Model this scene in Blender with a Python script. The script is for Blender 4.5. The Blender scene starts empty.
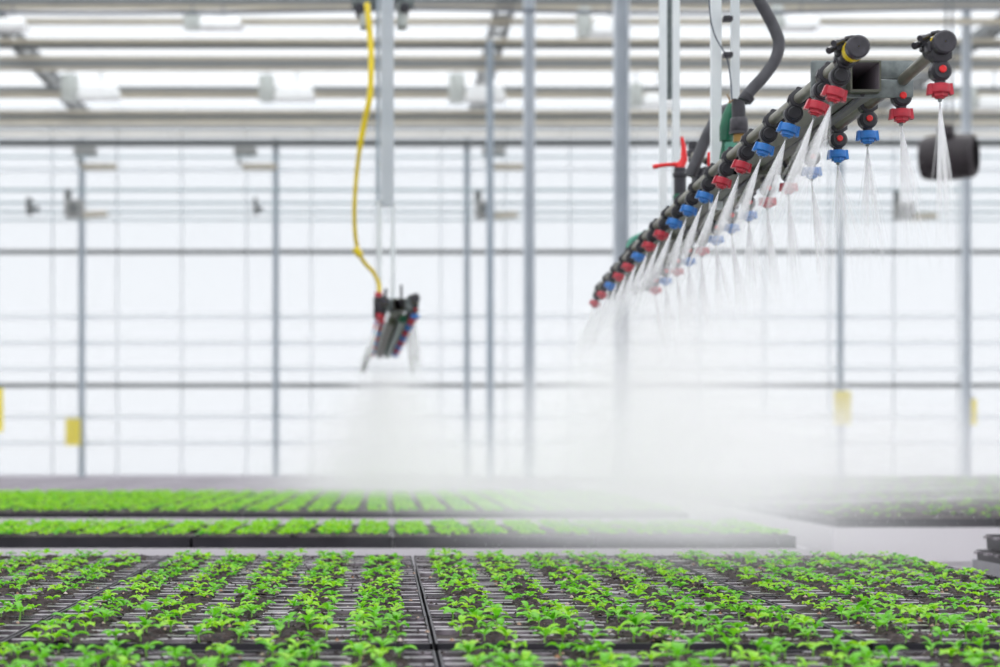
import bpy, math, random
from mathutils import Vector, Matrix

random.seed(7)
SC = bpy.context.scene
COL = SC.collection
PI = math.pi
F = 1900.0            # focal length in pixels of the 1000 px wide frame
CZ = 1.05             # eye height above the greenhouse floor
VX, VY = 385.0, 445.0
H = 0.25              # tray tops sit this far below the eye


def at(x, y, Y):
    """World point that stands at depth Y on the sight line of pixel (x, y)."""
    return Vector(((x - VX) * Y / F, Y, CZ + (VY - y) * Y / F))


def R(r, g, b):
    def l(c):
        c /= 255.0
        return c / 12.92 if c <= .04045 else ((c + .055) / 1.055) ** 2.4
    return (l(r), l(g), l(b), 1)


# ------------------------------------------------------------------ materials
def mat(name, col, rough=.5, metal=0., col2=None, scale=20., bump=0., trans=0., spec=.5, coat=0., detail=4.):
    m = bpy.data.materials.new(name)
    m.use_nodes = True
    nt = m.node_tree
    N, L = nt.nodes, nt.links
    b = N['Principled BSDF']
    b.inputs['Roughness'].default_value = rough
    b.inputs['Metallic'].default_value = metal
    b.inputs['Specular IOR Level'].default_value = spec
    b.inputs['Coat Weight'].default_value = coat
    b.inputs['Base Color'].default_value = col
    tc = N.new('ShaderNodeTexCoord')
    nz = N.new('ShaderNodeTexNoise')
    nz.inputs['Scale'].default_value = scale
    nz.inputs['Detail'].default_value = detail
    L.new(tc.outputs['Object'], nz.inputs['Vector'])
    if col2 is None:
        col2 = tuple(c * .82 for c in col[:3]) + (1,)
    mx = N.new('ShaderNodeMix')
    mx.data_type = 'RGBA'
    mx.inputs['A'].default_value = col
    mx.inputs['B'].default_value = col2
    rp = N.new('ShaderNodeMapRange')
    rp.inputs['From Min'].default_value = .35
    rp.inputs['From Max'].default_value = .65
    L.new(nz.outputs['Fac'], rp.inputs['Value'])
    L.new(rp.outputs['Result'], mx.inputs['Factor'])
    L.new(mx.outputs['Result'], b.inputs['Base Color'])
    if bump:
        bp = N.new('ShaderNodeBump')
        bp.inputs['Strength'].default_value = bump
        bp.inputs['Distance'].default_value = .002
        L.new(nz.outputs['Fac'], bp.inputs['Height'])
        L.new(bp.outputs['Normal'], b.inputs['Normal'])
    if trans:
        tr = N.new('ShaderNodeBsdfTranslucent')
        L.new(mx.outputs['Result'], tr.inputs['Color'])
        ms = N.new('ShaderNodeMixShader')
        ms.inputs['Fac'].default_value = trans
        L.new(b.outputs['BSDF'], ms.inputs[1])
        L.new(tr.outputs['BSDF'], ms.inputs[2])
        L.new(ms.outputs['Shader'], N['Material Output'].inputs['Surface'])
    return m


def glass(name, clear, col=(.8, .82, .84, 1)):
    """Thin greenhouse glazing: mostly clear, a little milky."""
    m = bpy.data.materials.new(name)
    m.use_nodes = True
    N, L = m.node_tree.nodes, m.node_tree.links
    N.remove(N['Principled BSDF'])
    t = N.new('ShaderNodeBsdfTransparent')
    t.inputs['Color'].default_value = (.98, .99, 1, 1)
    d = N.new('ShaderNodeBsdfTranslucent')
    d.inputs['Color'].default_value = col
    nz = N.new('ShaderNodeTexNoise')
    nz.inputs['Scale'].default_value = .7
    mr = N.new('ShaderNodeMapRange')
    mr.inputs['To Min'].default_value = 1 - clear - .05
    mr.inputs['To Max'].default_value = 1 - clear + .05
    L.new(nz.outputs['Fac'], mr.inputs['Value'])
    ms = N.new('ShaderNodeMixShader')
    L.new(mr.outputs['Result'], ms.inputs['Fac'])
    L.new(t.outputs['BSDF'], ms.inputs[1])
    L.new(d.outputs['BSDF'], ms.inputs[2])
    L.new(ms.outputs['Shader'], N['Material Output'].inputs['Surface'])
    return m


M = {
    'black': mat('black_plastic', R(46, 45, 54), .42, col2=R(34, 34, 40), scale=60),
    'cap': mat('cap_plastic', R(58, 56, 64), .4, col2=R(44, 43, 50), scale=90, bump=.2),
    'red': mat('red_plastic', R(194, 46, 64), .38, col2=R(170, 38, 56), scale=80),
    'button': mat('button_red', R(232, 34, 40), .3),
    'blue': mat('blue_plastic', R(48, 126, 205), .38, col2=R(40, 108, 186), scale=80),
    'pipe': mat('pipe_grey', R(140, 138, 126), .4, .25, col2=R(116, 114, 104), scale=25),
    'galv': mat('galvanised_steel', R(122, 130, 130), .45, .3, col2=R(98, 106, 108), scale=70, bump=.1),
    'olive': mat('weathered_tube', R(98, 100, 88), .5, .2, col2=R(78, 80, 70), scale=18),
    'dark_in': mat('tube_bore', R(150, 142, 150), .7),
    'yellow': mat('yellow_ring', R(226, 200, 24), .45),
    'hose_y': mat('yellow_hose', R(232, 206, 20), .45, col2=R(205, 180, 12), scale=12),
    'hose_b': mat('black_hose', R(70, 70, 76), .5, col2=R(54, 54, 60), scale=30),
    'green': mat('green_plastic', R(14, 104, 74), .4, col2=R(10, 86, 64)),
    'teal': mat('teal_plastic', R(90, 160, 140), .45),
    'alu': mat('white_aluminium', R(214, 220, 224), .4, .1, col2=R(200, 206, 212), scale=5),
    'brass': mat('brass', R(150, 120, 70), .35, .8),
    'steel': mat('hanger_steel', R(228, 233, 235), .4, .0, col2=R(210, 217, 221), scale=9),
    'post': mat('post_steel', R(188, 195, 202), .5, 0, col2=R(176, 184, 192), scale=4),
    'wallpost': mat('wall_post_steel', R(168, 181, 192), .5, 0),
    'dark_rail': mat('dark_rail', R(70, 76, 76), .5, .1),
    'mid_rail': mat('mid_rail', R(112, 116, 118), .5, .1),
    'motor': mat('motor_grey', R(134, 136, 134), .5),
    'pale_rail': mat('pale_rail', R(178, 170, 150), .5, col2=R(164, 157, 140), scale=2),
    'band': mat('pale_pipe', R(246, 248, 250), .5, col2=R(240,243,245), trans=.4),
    'teal_line': mat('teal_wire', R(150, 172, 178), .5),
    'cable': mat('cable', R(70, 80, 96), .5),
    'mullion': mat('mullion', R(240, 243, 245), .5, trans=.4),
    'white': mat('lamp_housing', R(246, 248, 248), .4),
    'box': mat('ballast_box', R(196, 202, 198), .5),
    'tray': mat('tray_plastic', R(34, 32, 40), .5, col2=R(46, 42, 50), scale=16, bump=.15, spec=.4),
    'rib_sheen': mat('tray_rib_wet_sheen', R(150, 140, 150), .28, col2=R(58, 50, 58), scale=26, bump=.5, spec=.9),  # light grey base paints the wet sky sheen onto black plastic
    'peat': mat('peat', R(56, 40, 36), .85, col2=R(18, 14, 16), scale=160, bump=.8, detail=6),
    'barerib_sheen': mat('bare_tray_rib_sheen', R(158, 150, 160), .4, col2=R(120, 112, 122), scale=5),  # pale grey base has wet reflection and haze painted in
    'peatchip': mat('peat_chip', R(150, 104, 70), .8, col2=R(200, 190, 180), scale=30),
    'leaf': mat('leaf', R(172, 228, 44), .42, col2=R(128, 208, 36), scale=55, trans=.45, spec=.4),
    'leaf_d': mat('leaf_deep', R(134, 212, 40), .42, col2=R(88, 182, 34), scale=55, trans=.42, spec=.4),
    'stem': mat('stem', R(168, 220, 110), .5, trans=.3),
    'bench': mat('bench_panel', R(214, 210, 216), .5, col2=R(206, 202, 208), scale=1.5),
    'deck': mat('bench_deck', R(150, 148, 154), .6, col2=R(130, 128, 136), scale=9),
    'floor': mat('concrete', R(190, 186, 186), .7, col2=R(168, 165, 166), scale=1.3, bump=.2),
    'trap': mat('sticky_card', R(240, 228, 0), .5, col2=R(236, 222, 0), scale=6, trans=.5),
    'fan': mat('fan_black', R(50, 44, 48), .6),
    'orange': mat('fan_hub', R(206, 112, 70), .5),
    'drop': mat('water_drop', (.96, .97, 1, 1), .3, trans=.5),
    'plinth': mat('plinth', R(182, 176, 186), .7),
    'glass': glass('wall_glazing', .45),
    'roofglass': glass('roof_glazing', .7),
}


# ------------------------------------------------------------------ mesh helpers
class MB:
    def __init__(s):
        s.v, s.f, s.m, s.mats = [], [], [], []

    def mi(s, m):
        if m not in s.mats:
            s.mats.append(m)
        return s.mats.index(m)

    def add(s, vs, fs, m, T=None):
        o = len(s.v)
        s.v += [tuple(T @ Vector(p)) if T else tuple(p) for p in vs]
        k = s.mi(m)
        for f in fs:
            s.f.append(tuple(i + o for i in f))
            s.m.append(k)

    def box(s, x0, x1, y0, y1, z0, z1, m, T=None, b=0.):
        if b <= 0:
            vs = [(x, y, z) for z in (z0, z1) for y in (y0, y1) for x in (x0, x1)]
            fs = [(0, 2, 3, 1), (4, 5, 7, 6), (0, 1, 5, 4), (2, 6, 7, 3), (0, 4, 6, 2), (1, 3, 7, 5)]
            s.add(vs, fs, m, T)
            return
        # bevelled in the x-z outline and on front/back edges
        pts = lambda d: [(x0 + b + d, z0 + d), (x1 - b - d, z0 + d), (x1 - d, z0 + b + d), (x1 - d, z1 - b - d),
                         (x1 - b - d, z1 - d), (x0 + b + d, z1 - d), (x0 + d, z1 - b - d), (x0 + d, z0 + b + d)]
        rings = [(pts(b * .6), y0), (pts(0), y0 + b * .6), (pts(0), y1 - b * .6), (pts(b * .6), y1)]
        vs, fs = [], []
        for p, y in rings:
            vs += [(a, y, c) for a, c in p]
        for k in range(3):
            for i in range(8):
                j = (i + 1) % 8
                fs.append((k * 8 + i, k * 8 + j, k * 8 + 8 + j, k * 8 + 8 + i))
        fs.append(tuple(range(7, -1, -1)))
        fs.append(tuple(range(24, 32)))
        s.add(vs, fs, m, T)

    def tube(s, pts, r, m, n=10, caps=True, T=None):
        """Round tube along a list of points; r a number or one radius per point."""
        P = [Vector(p) for p in pts]
        k = len(P)
        rr = [r] * k if not hasattr(r, '__len__') else r
        vs, fs = [], []
        up = None
        for i, p in enumerate(P):
            d = (P[min(i + 1, k - 1)] - P[max(i - 1, 0)])
            if d.length < 1e-9:
                d = (P[-1] - P[0])
            d.normalize()
            if up is None:
                up = Vector((0, 0, 1)) if abs(d.z) < .9 else Vector((1, 0, 0))
            a = d.cross(up)
            if a.length < 1e-4:
                a = d.cross(Vector((0, 1, 0)))
            a.normalize()
            b = a.cross(d).normalized()
            up = b
            for j in range(n):
                t = 2 * PI * j / n
                vs.append(p + (a * math.cos(t) + b * math.sin(t)) * rr[i])
        for i in range(k - 1):
            for j in range(n):
                q = (j + 1) % n
                fs.append((i * n + j, i * n + q, (i + 1) * n + q, (i + 1) * n + j))
        if caps:
            fs.append(tuple(range(n - 1, -1, -1)))
            fs.append(tuple((k - 1) * n + j for j in range(n)))
        s.add(vs, fs, m, T)

    def cyl(s, p, q, r, m, n=16, r2=None, T=None, b=0.):
        p, q = Vector(p), Vector(q)
        r2 = r if r2 is None else r2
        if b:
            d = (q - p).normalized()
            s.tube([p, p + d * b, q - d * b, q], [r - b, r, r2, r2 - b], m, n, True, T)
        else:
            s.tube([p, q], [r, r2], m, n, True, T)

    def build(s, name, parent=None, smooth=True, loc=None):
        me = bpy.data.meshes.new(name)
        me.from_pydata([tuple(p) for p in s.v], [], s.f)
        for m in s.mats:
            me.materials.append(M[m])
        me.polygons.foreach_set('material_index', s.m)
        me.update()
        if smooth:
            me.polygons.foreach_set('use_smooth', [True] * len(s.f))
            me.set_sharp_from_angle(angle=math.radians(38))
        o = bpy.data.objects.new(name, me)
        COL.objects.link(o)
        if parent:
            o.parent = parent
        if loc is not None:
            o.location = loc
        return o


def tag(o, label=None, cat=None, group=None, kind=None):
    if label:
        o['label'] = label
    if cat:
        o['category'] = cat
    if group:
        o['group'] = group
    if kind:
        o['kind'] = kind
    return o


def empty(name, loc=(0, 0, 0), label=None, cat=None, group=None):
    o = bpy.data.objects.new(name, None)
    o.empty_display_size = .05
    o.location = loc
    COL.objects.link(o)
    return tag(o, label, cat, group)


def copy_tree(o, parent=None):
    c = o.copy()
    COL.objects.link(c)
    if parent:
        c.parent = parent
    for ch in list(o.children):
        copy_tree(ch, c)
    return c


TRIM = [0]


def struct(name, mb, smooth=True):
    o = mb.build(name, smooth=smooth)
    o['kind'] = 'structure'
    return o


def trim(mb, smooth=True):
    TRIM[0] += 1
    return struct('trim_%d' % TRIM[0], mb, smooth)


# ------------------------------------------------------------------ building shell
WALL_Y = 39.6
mb = MB()
mb.box(-30, 40, -12, 60, -.2, 0, 'floor')
struct('floor', mb, False)

# back wall: glazing on a low plinth
mb = MB()
mb.box(-16, 22, WALL_Y + .1, WALL_Y + .13, .35, 8.2, 'glass')
struct('window_1', mb, False)
mb = MB()
mb.box(-16, 22, WALL_Y - .05, WALL_Y + .2, 0, .42, 'plinth')
struct('wall_back', mb, False)

def bar_px(y, th, Y, m, x0=-260, x1=1260, round_=False, depth=None):
    """A rail running right across the house, th pixels thick, seen at height y."""
    a, b = at(x0, y, Y), at(x1, y, Y)
    h = th * Y / F / 2
    mb = MB()
    if round_:
        mb.tube([a, b], h, m, 12)
    else:
        d = depth or h
        mb.box(a.x, b.x, Y - d, Y + d, a.z - h, a.z + h, m)
    return trim(mb)

def post_px(x, w, Y, m, ytop, zbot=0., y_d=None):
    a = at(x, ytop, Y)
    h = w * Y / F / 2
    mb = MB()
    # rolled channel section: web and two flanges
    mb.box(a.x - h, a.x + h, Y, Y + h * .5, zbot, a.z, m)
    mb.box(a.x - h, a.x - h * .72, Y - h * 1.1, Y, zbot, a.z, m)
    mb.box(a.x + h * .72, a.x + h, Y - h * 1.1, Y, zbot, a.z, m)
    mb.box(a.x - h * 1.5, a.x + h * 1.5, Y - h * 1.5, Y + h * 1.5, zbot, zbot + .02, m)
    return trim(mb, False)

# mullions of the glazing
for k in range(-4, 16):
    x = 52 + k * 64.8
    mb = MB()
    a = at(x, 140, WALL_Y)
    mb.box(a.x - .016, a.x + .016, WALL_Y - .0, WALL_Y + .1, .4, 8.1, 'mullion')
    trim(mb, False)
# wall posts
for x in (-112, 82, 276, 467, 840, 1034):
    post_px(x, 6, WALL_Y - .3, 'wallpost', 138)
# rails along the wall
bar_px(252, 4.5, WALL_Y - .2, 'dark_rail')
bar_px(385.5, 4.5, WALL_Y - .2, 'dark_rail')
for y, t in ((317, 5), (343, 5), (369, 5), (417, 5), (443, 5)):
    bar_px(y, t, WALL_Y - .1, 'band')
for y, t in ((157, 2), (190, 3), (203, 2.6), (212, 2.6), (220, 2)):
    bar_px(y, t, WALL_Y - 1.2, 'teal_line', round_=True)
bar_px(170, 4, WALL_Y - .1, 'band')
# roof steelwork: (pixel height, thickness, depth, material)
for y, t, Y, m in ((1, 6, 26.5, 'mid_rail'), (7, 5, 27.2, 'pale_rail'),
                   (21.5, 5, 27.8, 'pale_rail'), (41, 4, 29.2, 'pale_rail'), (46, 5, 29.4, 'dark_rail'),
                   (58, 3.5, 30.4, 'pale_rail'), (63.5, 5.5, 30.8, 'mid_rail'), (69, 3.5, 31.2, 'pale_rail'),
                   (89, 4.5, 32.9, 'mid_rail'), (95, 6, 33.2, 'pale_rail'),
                   (112, 3.5, 34.6, 'pale_rail'), (116.5, 5, 35, 'dark_rail'),
                   (122.5, 5, 36.4, 'pale_rail'), (128, 3, 37, 'mid_rail'), (134, 3, 38.2, 'pale_rail'),
                   (143, 7, 39.2, 'dark_rail')):
    bar_px(y, t, Y, m)
# roof glazing: ridge and gutter rows running across the house
mb = MB()
y0 = 1.0
while y0 < 41:
    for (ya, za, yb, zb) in ((y0, 8.1, y0 + 1.6, 8.8), (y0 + 1.6, 8.8, y0 + 3.2, 8.1)):
        mb.add([(-16, ya, za), (22, ya, za), (22, yb, zb), (-16, yb, zb)], [(0, 1, 2, 3)], 'roofglass')
    y0 += 3.2
struct('ceiling', mb, False)
for k, y0 in enumerate([22 + 3.2 * i for i in range(6)]):
    mb = MB()
    mb.box(-16, 22, y0 - .05, y0 + .05, 8.74, 8.80, 'mullion')
    trim(mb, False)

# nearer columns of the house
post_px(529, 11, 20.7, 'post', -120)
post_px(621, 15, 15.4, 'post', -160)
post_px(490, 7, 27, 'wallpost', 40)
post_px(966, 8, 28, 'post', -60)
post_px(-7, 9, 27, 'wallpost', -60)

# dark depth-running service rails under the roof
for X in (-5.8, 1.74, 9.3):
    mb = MB()
    zc = CZ + 6.35
    for s in (-.12, .12):
        mb.box(X + s - .025, X + s + .025, 24, 36.5, zc - .05, zc + .08, 'mid_rail')
    for i in range(22):
        yy = 24.2 + i * .56
        mb.box(X - .12, X + .12, yy, yy + .2, zc - .02, zc + .03, 'motor')
    trim(mb, False)

# overhead supply cable
mb = MB()
pts = [at(-60 + 40 * i, 11 + 2.3 * math.sin(i * .42) + (3 if 6 < i < 12 else 0) * .5, 20) for i in range(30)]
mb.tube(pts, .02, 'cable', 8)
tag(mb.build('supply_cable'), 'dark slack cable strung across the house under the roof steel', 'cable')

# ------------------------------------------------------------------ grow lamps, motors, traps, fan
def lamp(x, y, Y, w, h, label, flip=False):
    s = Y / F
    c = at(x, y, Y)
    t = empty('grow_lamp', c, label, 'lamp', 'grow lamps under the roof')
    m = MB()
    m.box(-w * .5 * s, -w * .22 * s, -.12, .12, -h * .62 * s, h * .55 * s, 'box', b=.02)
    m.build('ballast', t)
    m = MB()
    W0, W1 = -w * .18 * s, w * .5 * s
    hh = h * .32 * s
    m.add([(W0, -.14, -hh * .2), (W1, -.14, -hh * .2), (W1, .14, -hh * .2), (W0, .14, -hh * .2),
           (W0 - .02, -.2, -hh * 1.7), (W1 + .04, -.2, -hh * 1.7), (W1 + .04, .2, -hh * 1.7), (W0 - .02, .2, -hh * 1.7),
           (W0 + .05, -.08, hh * .2), (W1 - .05, -.08, hh * .2), (W1 - .05, .08, hh * .2), (W0 + .05, .08, hh * .2)],
          [(0, 1, 5, 4), (1, 2, 6, 5), (2, 3, 7, 6), (3, 0, 4, 7), (8, 9, 1, 0), (9, 10, 2, 1), (10, 11, 3, 2), (11, 8, 0, 3), (8, 11, 10, 9)], 'white')
    m.build('reflector', t)
    for xx in (-w * .35 * s, w * .2 * s):
        m = MB()
        m.tube([(xx, 0, h * .2 * s), (xx, 0, h * .2 * s + .45)], .012, 'mid_rail', 6)
        m.build('hanger', t)

LAMPS = [(5, 20, 26, 40, 16, 'white grow lamp of the nearer row cut by the picture edge, above the left post'),
         (212, 20, 26, 56, 15, 'long white grow lamp in the nearer lamp row, left of the yellow hose'),
         (600, 22, 26, 46, 24, 'white grow lamp of the nearer row just left of the tall thick column'),
         (792, 18, 26, 46, 20, 'white grow lamp of the nearer row right of the bent black hose'),
         (90, 87, 32, 56, 22, 'white grow lamp of the further row above the left wall post'),
         (286, 88, 32, 54, 22, 'white grow lamp of the further row left of the yellow hose'),
         (476, 88, 32, 54, 24, 'white grow lamp of the further row left of the mid column'),
         (650, 95, 32, 40, 20, 'white grow lamp of the further row behind the two far boom hangers'),
         (985, 98, 32, 46, 20, 'white grow lamp of the further row beyond the nozzle end of the boom')]
for a in LAMPS:
    lamp(*a)

def motor(x, y, Y, label, fade=1.):
    s = Y / F
    t = empty('vent_motor', at(x, y, Y), label, 'motor', 'vent drives along the wall')
    m = MB()
    m.box(-.36, .02, -.14, .14, -.16, .2, 'motor', b=.03)
    m.cyl((-.17, -.2, .02), (-.17, -.12, .02), .11, 'dark_rail', 14)
    m.build('gearbox', t)
    m = MB()
    m.cyl((-.3, 0, .18), (-.3, 0, .42), .07, 'dark_rail', 12)
    m.build('motor_housing', t)
    m = MB()
    m.add([(.0, -.1, -.16), (.52, -.1, -.12), (.46, -.1, -.02), (.0, -.1, -.04), (.0, .1, -.16), (.52, .1, -.12), (.46, .1, -.02), (.0, .1, -.04)],
          [(0, 1, 2, 3), (7, 6, 5, 4), (0, 4, 5, 1), (3, 2, 6, 7), (1, 5, 6, 2), (0, 3, 7, 4)], 'pale_rail')
    m.build('drive_arm', t)
motor(83, 210, 38.2, 'grey vent drive motor with flat arm on the left wall post')
motor(493, 211, 38.2, 'grey vent drive motor with flat arm on the thin mid post')
motor(912, 212, 38.2, 'grey vent drive motor with flat arm below the black fan')
for x, y, w, lab in ((33, 206, 12, 'small dark clamp on the upper wall wires near the left post'),
                     (258, 206, 8, 'small dark clamp on the upper wall wires beside the second post')):
    m = MB()
    c = at(x, y, 38.3)
    s = 38.3 / F
    m.box(c.x - w * .5 * s, c.x - w * .1 * s, 38.2, 38.4, c.z - 9 * s, c.z + 8 * s, 'dark_rail')
    m.box(c.x - w * .5 * s, c.x + w * .5 * s, 38.2, 38.4, c.z - 5 * s, c.z - 1 * s, 'dark_rail')
    tag(m.build('wire_clamp', smooth=False), lab, 'clamp', 'clamps on the wall wires')
for x, lab in ((92, 'flat pale bracket with dark joint hung under the eaves rail by the left wall post'),
               (252, 'flat pale bracket with dark joint hung under the eaves rail by the second wall post'),
               (500, 'flat pale bracket with dark joint hung under the eaves rail beside the mid column')):
    c = at(x, 160, 38.6)
    t = empty('eaves_bracket', c, lab, 'bracket', 'brackets under the eaves rail')
    m = MB()
    m.box(-.36, .1, -.1, .1, .08, .26, 'motor', b=.03)
    m.box(-.3, -.22, -.05, .05, -.1, .1, 'motor')
    m.build('joint', t)
    m = MB()
    m.box(-.2, .5, -.1, .1, -.2, -.08, 'pale_rail', b=.02)
    m.build('plate', t)

def trap(x, y, Y, w, h, label, yaw=0):
    s = Y / F
    t = empty('sticky_trap', at(x, y, Y), label, 'insect trap', 'yellow sticky traps')
    t.rotation_euler = (0, 0, yaw)
    m = MB()
    m.box(-w * s / 2, w * s / 2, -.006, .006, -h * s / 2, h * s / 2, 'trap')
    m.build('card', t, False)
    m = MB()
    m.tube([(0, 0, h * s / 2 - .01), (0, .04, h * s / 2 + .06), (.02, .15, h * s / 2 + .05)], .008, 'cable', 6)
    m.build('hook', t)
trap(73, 432, 38.95, 15, 27, 'golden yellow sticky trap card hanging on the left wall post', .15)
trap(-3, 410, 26.6, 12, 44, 'yellow sticky trap card cut off by the picture edge, left of the others')
trap(842.5, 408, 38.95, 17, 34, 'pale yellow sticky trap card on the wall post right of the boom mist')
trap(973, 412, 28.5, 7, 26, 'narrow yellow sticky trap half hidden behind the far right column')

# circulation fan
FY = 13.0
fc = at(949, 157, FY)
FAN = t = empty('circulation_fan', fc, 'black round circulation fan hanging under the roof beyond the boom end', 'fan')
s = FY / F
m = MB()
pr = [(-.18, .135), (-.16, .155), (-.05, .165), (.08, .165), (.15, .155), (.18, .14)]
n = 28
vs, fs = [], []
for (yy, r) in pr:
    for j in range(n):
        a = 2 * PI * j / n
        vs.append((math.cos(a) * r * 1.05, yy, math.sin(a) * r * .95))
for (yy, r) in reversed(pr):
    for j in range(n):
        a = 2 * PI * j / n
        vs.append((math.cos(a) * (r - .012) * 1.05, yy, math.sin(a) * (r - .012) * .95))
k = len(pr) * 2
for i in range(k):
    for j in range(n):
        q = (j + 1) % n
        i2 = (i + 1) % k
        fs.append((i * n + j, i * n + q, i2 * n + q, i2 * n + j))
m.add(vs, fs, 'fan')
m.build('casing', t)
m = MB()
for i in range(6):
    a = i * PI / 3
    T = Matrix.Rotation(a, 4, 'Y')
    m.add([(.02, -.02, -.02), (.14, -.04, -.055), (.15, .03, .05), (.02, .02, .02)], [(0, 1, 2, 3)], 'fan', T)
    m.add([(.02, -.014, -.02), (.14, -.034, -.055), (.15, .036, .05), (.02, .026, .02)], [(3, 2, 1, 0)], 'fan', T)
m.build('blades', t)
m = MB()
m.cyl((0, -.09, 0), (0, .1, 0), .05, 'fan', 16, b=.01)
m.cyl((-.12, -.15, 0), (-.12, -.17, 0), .025, 'orange', 12)
m.build('hub', t)
m = MB()
for rr in (.05, .09, .13):
    ring = [(math.cos(2 * PI * j / 24) * rr * 1.05, -.13, math.sin(2 * PI * j / 24) * rr * .95) for j in range(25)]
    m.tube(ring, .003, 'fan', 5, False)
for i in range(8):
    a = i * PI / 4
    m.tube([(0, -.13, 0), (math.cos(a) * .15, -.13, math.sin(a) * .14)], .003, 'fan', 5)
m.build('guard', t)
m = MB()
m.box(-.14, -.05, -.05, .05, .12, .2, 'fan', b=.01)
m.tube([(-.1, 0, .18), (-.1, 0, 2.4)], .008, 'mid_rail', 6)
m.tube([(.1, 0, .12), (.1, 0, 2.4)], .008, 'mid_rail', 6)
m.build('hanger', t)

FAN.rotation_euler = (0, 0, math.radians(62))

# ------------------------------------------------------------------ benches and trays
TH = .034                 # tray height
ZT = CZ - H               # tray rim level
ZD = ZT - TH              # bench deck level
TW, TD = .55, .38         # tray pitch
TX0 = .062                # one joint between trays falls here


def bench(x0, x1, y0, y1, label, zoff=0., rim=.006, panel='bench'):
    t = empty('rolling_bench', ((x0 + x1) / 2, (y0 + y1) / 2, 0), label, 'bench', 'rolling benches')
    cx, cy = (x0 + x1) / 2, (y0 + y1) / 2
    w, d = (x1 - x0) / 2, (y1 - y0) / 2
    z = ZD - .002 + zoff
    m = MB(); m.box(-w, w, -d, d, z - .02, z, 'deck'); m.build('deck', t, False)
    m = MB()
    for a in ((-w, w, -d - .012, -d), (-w, w, d, d + .012), (-w - .012, -w, -d - .012, d + .012), (w, w + .012, -d - .012, d + .012)):
        m.box(a[0], a[1], a[2], a[3], z - .11, z + rim, panel)
    m.build('rim', t, False)
    m = MB()
    for a in ((-w + .01, w - .01, -d + .01, -d + .03), (-w + .01, -w + .03, -d + .03, d - .01), (w - .03, w - .01, -d + .03, d - .01)):
        m.box(a[0], a[1], a[2], a[3], z - .52, z - .105, panel)
    m.build('skirt_panel', t, False)
    for sx in (-w + .08, w - .13):
        for sy in (-d + .06, d - .11):
            m = MB(); m.box(sx, sx + .05, sy, sy + .05, 0, z - .1, 'galv'); m.build('leg', t, False)
    return t


def bands(n=5, p=.103):
    return [(-(n - 1) / 2 + i) * p for i in range(n)]


def make_tray(fine, soil_seed=0):
    """Plug tray, origin at its base centre."""
    rnd = random.Random(soil_seed)
    w, d = TW / 2 - .002, TD / 2 - .003
    t = empty('seedling_tray') if fine else None
    m = MB()
    zt = TH
    # sloping outer wall, lip
    for (a, b, c, e) in ((-w, w, -d, -d + .005), (-w, w, d - .005, d), (-w, -w + .003, -d, d), (w - .003, w, -d, d)):
        m.box(a, b, c, e, zt - .007, zt + .0005, 'tray')
    iw, idp = (w - .004, d - .004) if fine else (w - .001, d - .001)
    m.add([(-iw + .001, -idp + .001, 0), (iw - .001, -idp + .001, 0), (iw - .001, idp - .001, 0), (-iw + .001, idp - .001, 0),
           (-iw, -idp, zt - .006), (iw, -idp, zt - .006), (iw, idp, zt - .006), (-iw, idp, zt - .006)],
          [(0, 1, 5, 4), (1, 2, 6, 5), (2, 3, 7, 6), (3, 0, 4, 7), (3, 2, 1, 0)], 'tray')
    nr = 6
    if fine:
        for i in range(nr + 1):
            y = -idp + 2 * idp * i / nr
            for q in range(16):
                if rnd.random() < .05:
                    continue
                xa = -iw + 2 * iw * q / 16
                m.box(xa, xa + 2 * iw / 16, max(y - .013 + rnd.uniform(0, .005), -idp), min(y + .013 - rnd.uniform(0, .005), idp), zt - .012, zt - .0005 + rnd.uniform(-.0022, .001), 'rib_sheen', b=0)
        for i in range(1, 16):
            x = -iw + 2 * iw * i / 16
            m.box(x - .002, x + .002, -idp, idp, zt - .014, zt - .0075, 'tray')
        m.build('cell_grid', t, False)
    # peat surface with mounds where plants grow
    nx, ny = (70, 42) if fine else (22, 8)
    vs, fs = [], []
    bs = bands()
    for j in range(ny + 1):
        for i in range(nx + 1):
            x = -iw + 2 * iw * i / nx
            y = -idp + 2 * idp * j / ny
            db = min(abs(x - b) for b in bs)
            q = max(0, 1 - (db / .040) ** 4)
            z = zt - .006 + q * (.0045 + rnd.uniform(-.003, .006))
            vs.append((x + rnd.uniform(-.001, .001), y + rnd.uniform(-.001, .001), z))
    for j in range(ny):
        for i in range(nx):
            a = j * (nx + 1) + i
            fs.append((a, a + 1, a + nx + 2, a + nx + 1))
    if fine:
        p = MB()
        p.add(vs, fs, 'peat')
        for k in range(260):
            b = rnd.choice(bs)
            x, y = max(-iw, min(iw, b + rnd.gauss(0, .030))), rnd.uniform(-idp, idp)
            r = rnd.uniform(.001, .0042)
            o = [(r, 0, 0), (-r, r * .5, 0), (0, r, r * .3), (0, -r, 0), (0, 0, r)]
            p.add([(x + a[0], y + a[1], zt + .003 + a[2]) for a in o], [(0, 2, 4), (2, 1, 4), (1, 3, 4), (3, 0, 4)],
                  'peatchip' if rnd.random() < .12 else 'peat')
        p.build('peat', t, False)
        return t
    m.add(vs, fs, 'peat')
    for i in range(5):
        y = -idp + 2 * idp * (i + .5) / 5
        for b in range(6):
            x = -.309 + .103 * b
            m.box(max(x - .022, -iw), min(x + .022, iw), y - .014, y + .014, zt - .008, zt - .002, 'rib_sheen')
    return m.build('seedling_tray', smooth=False)


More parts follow.
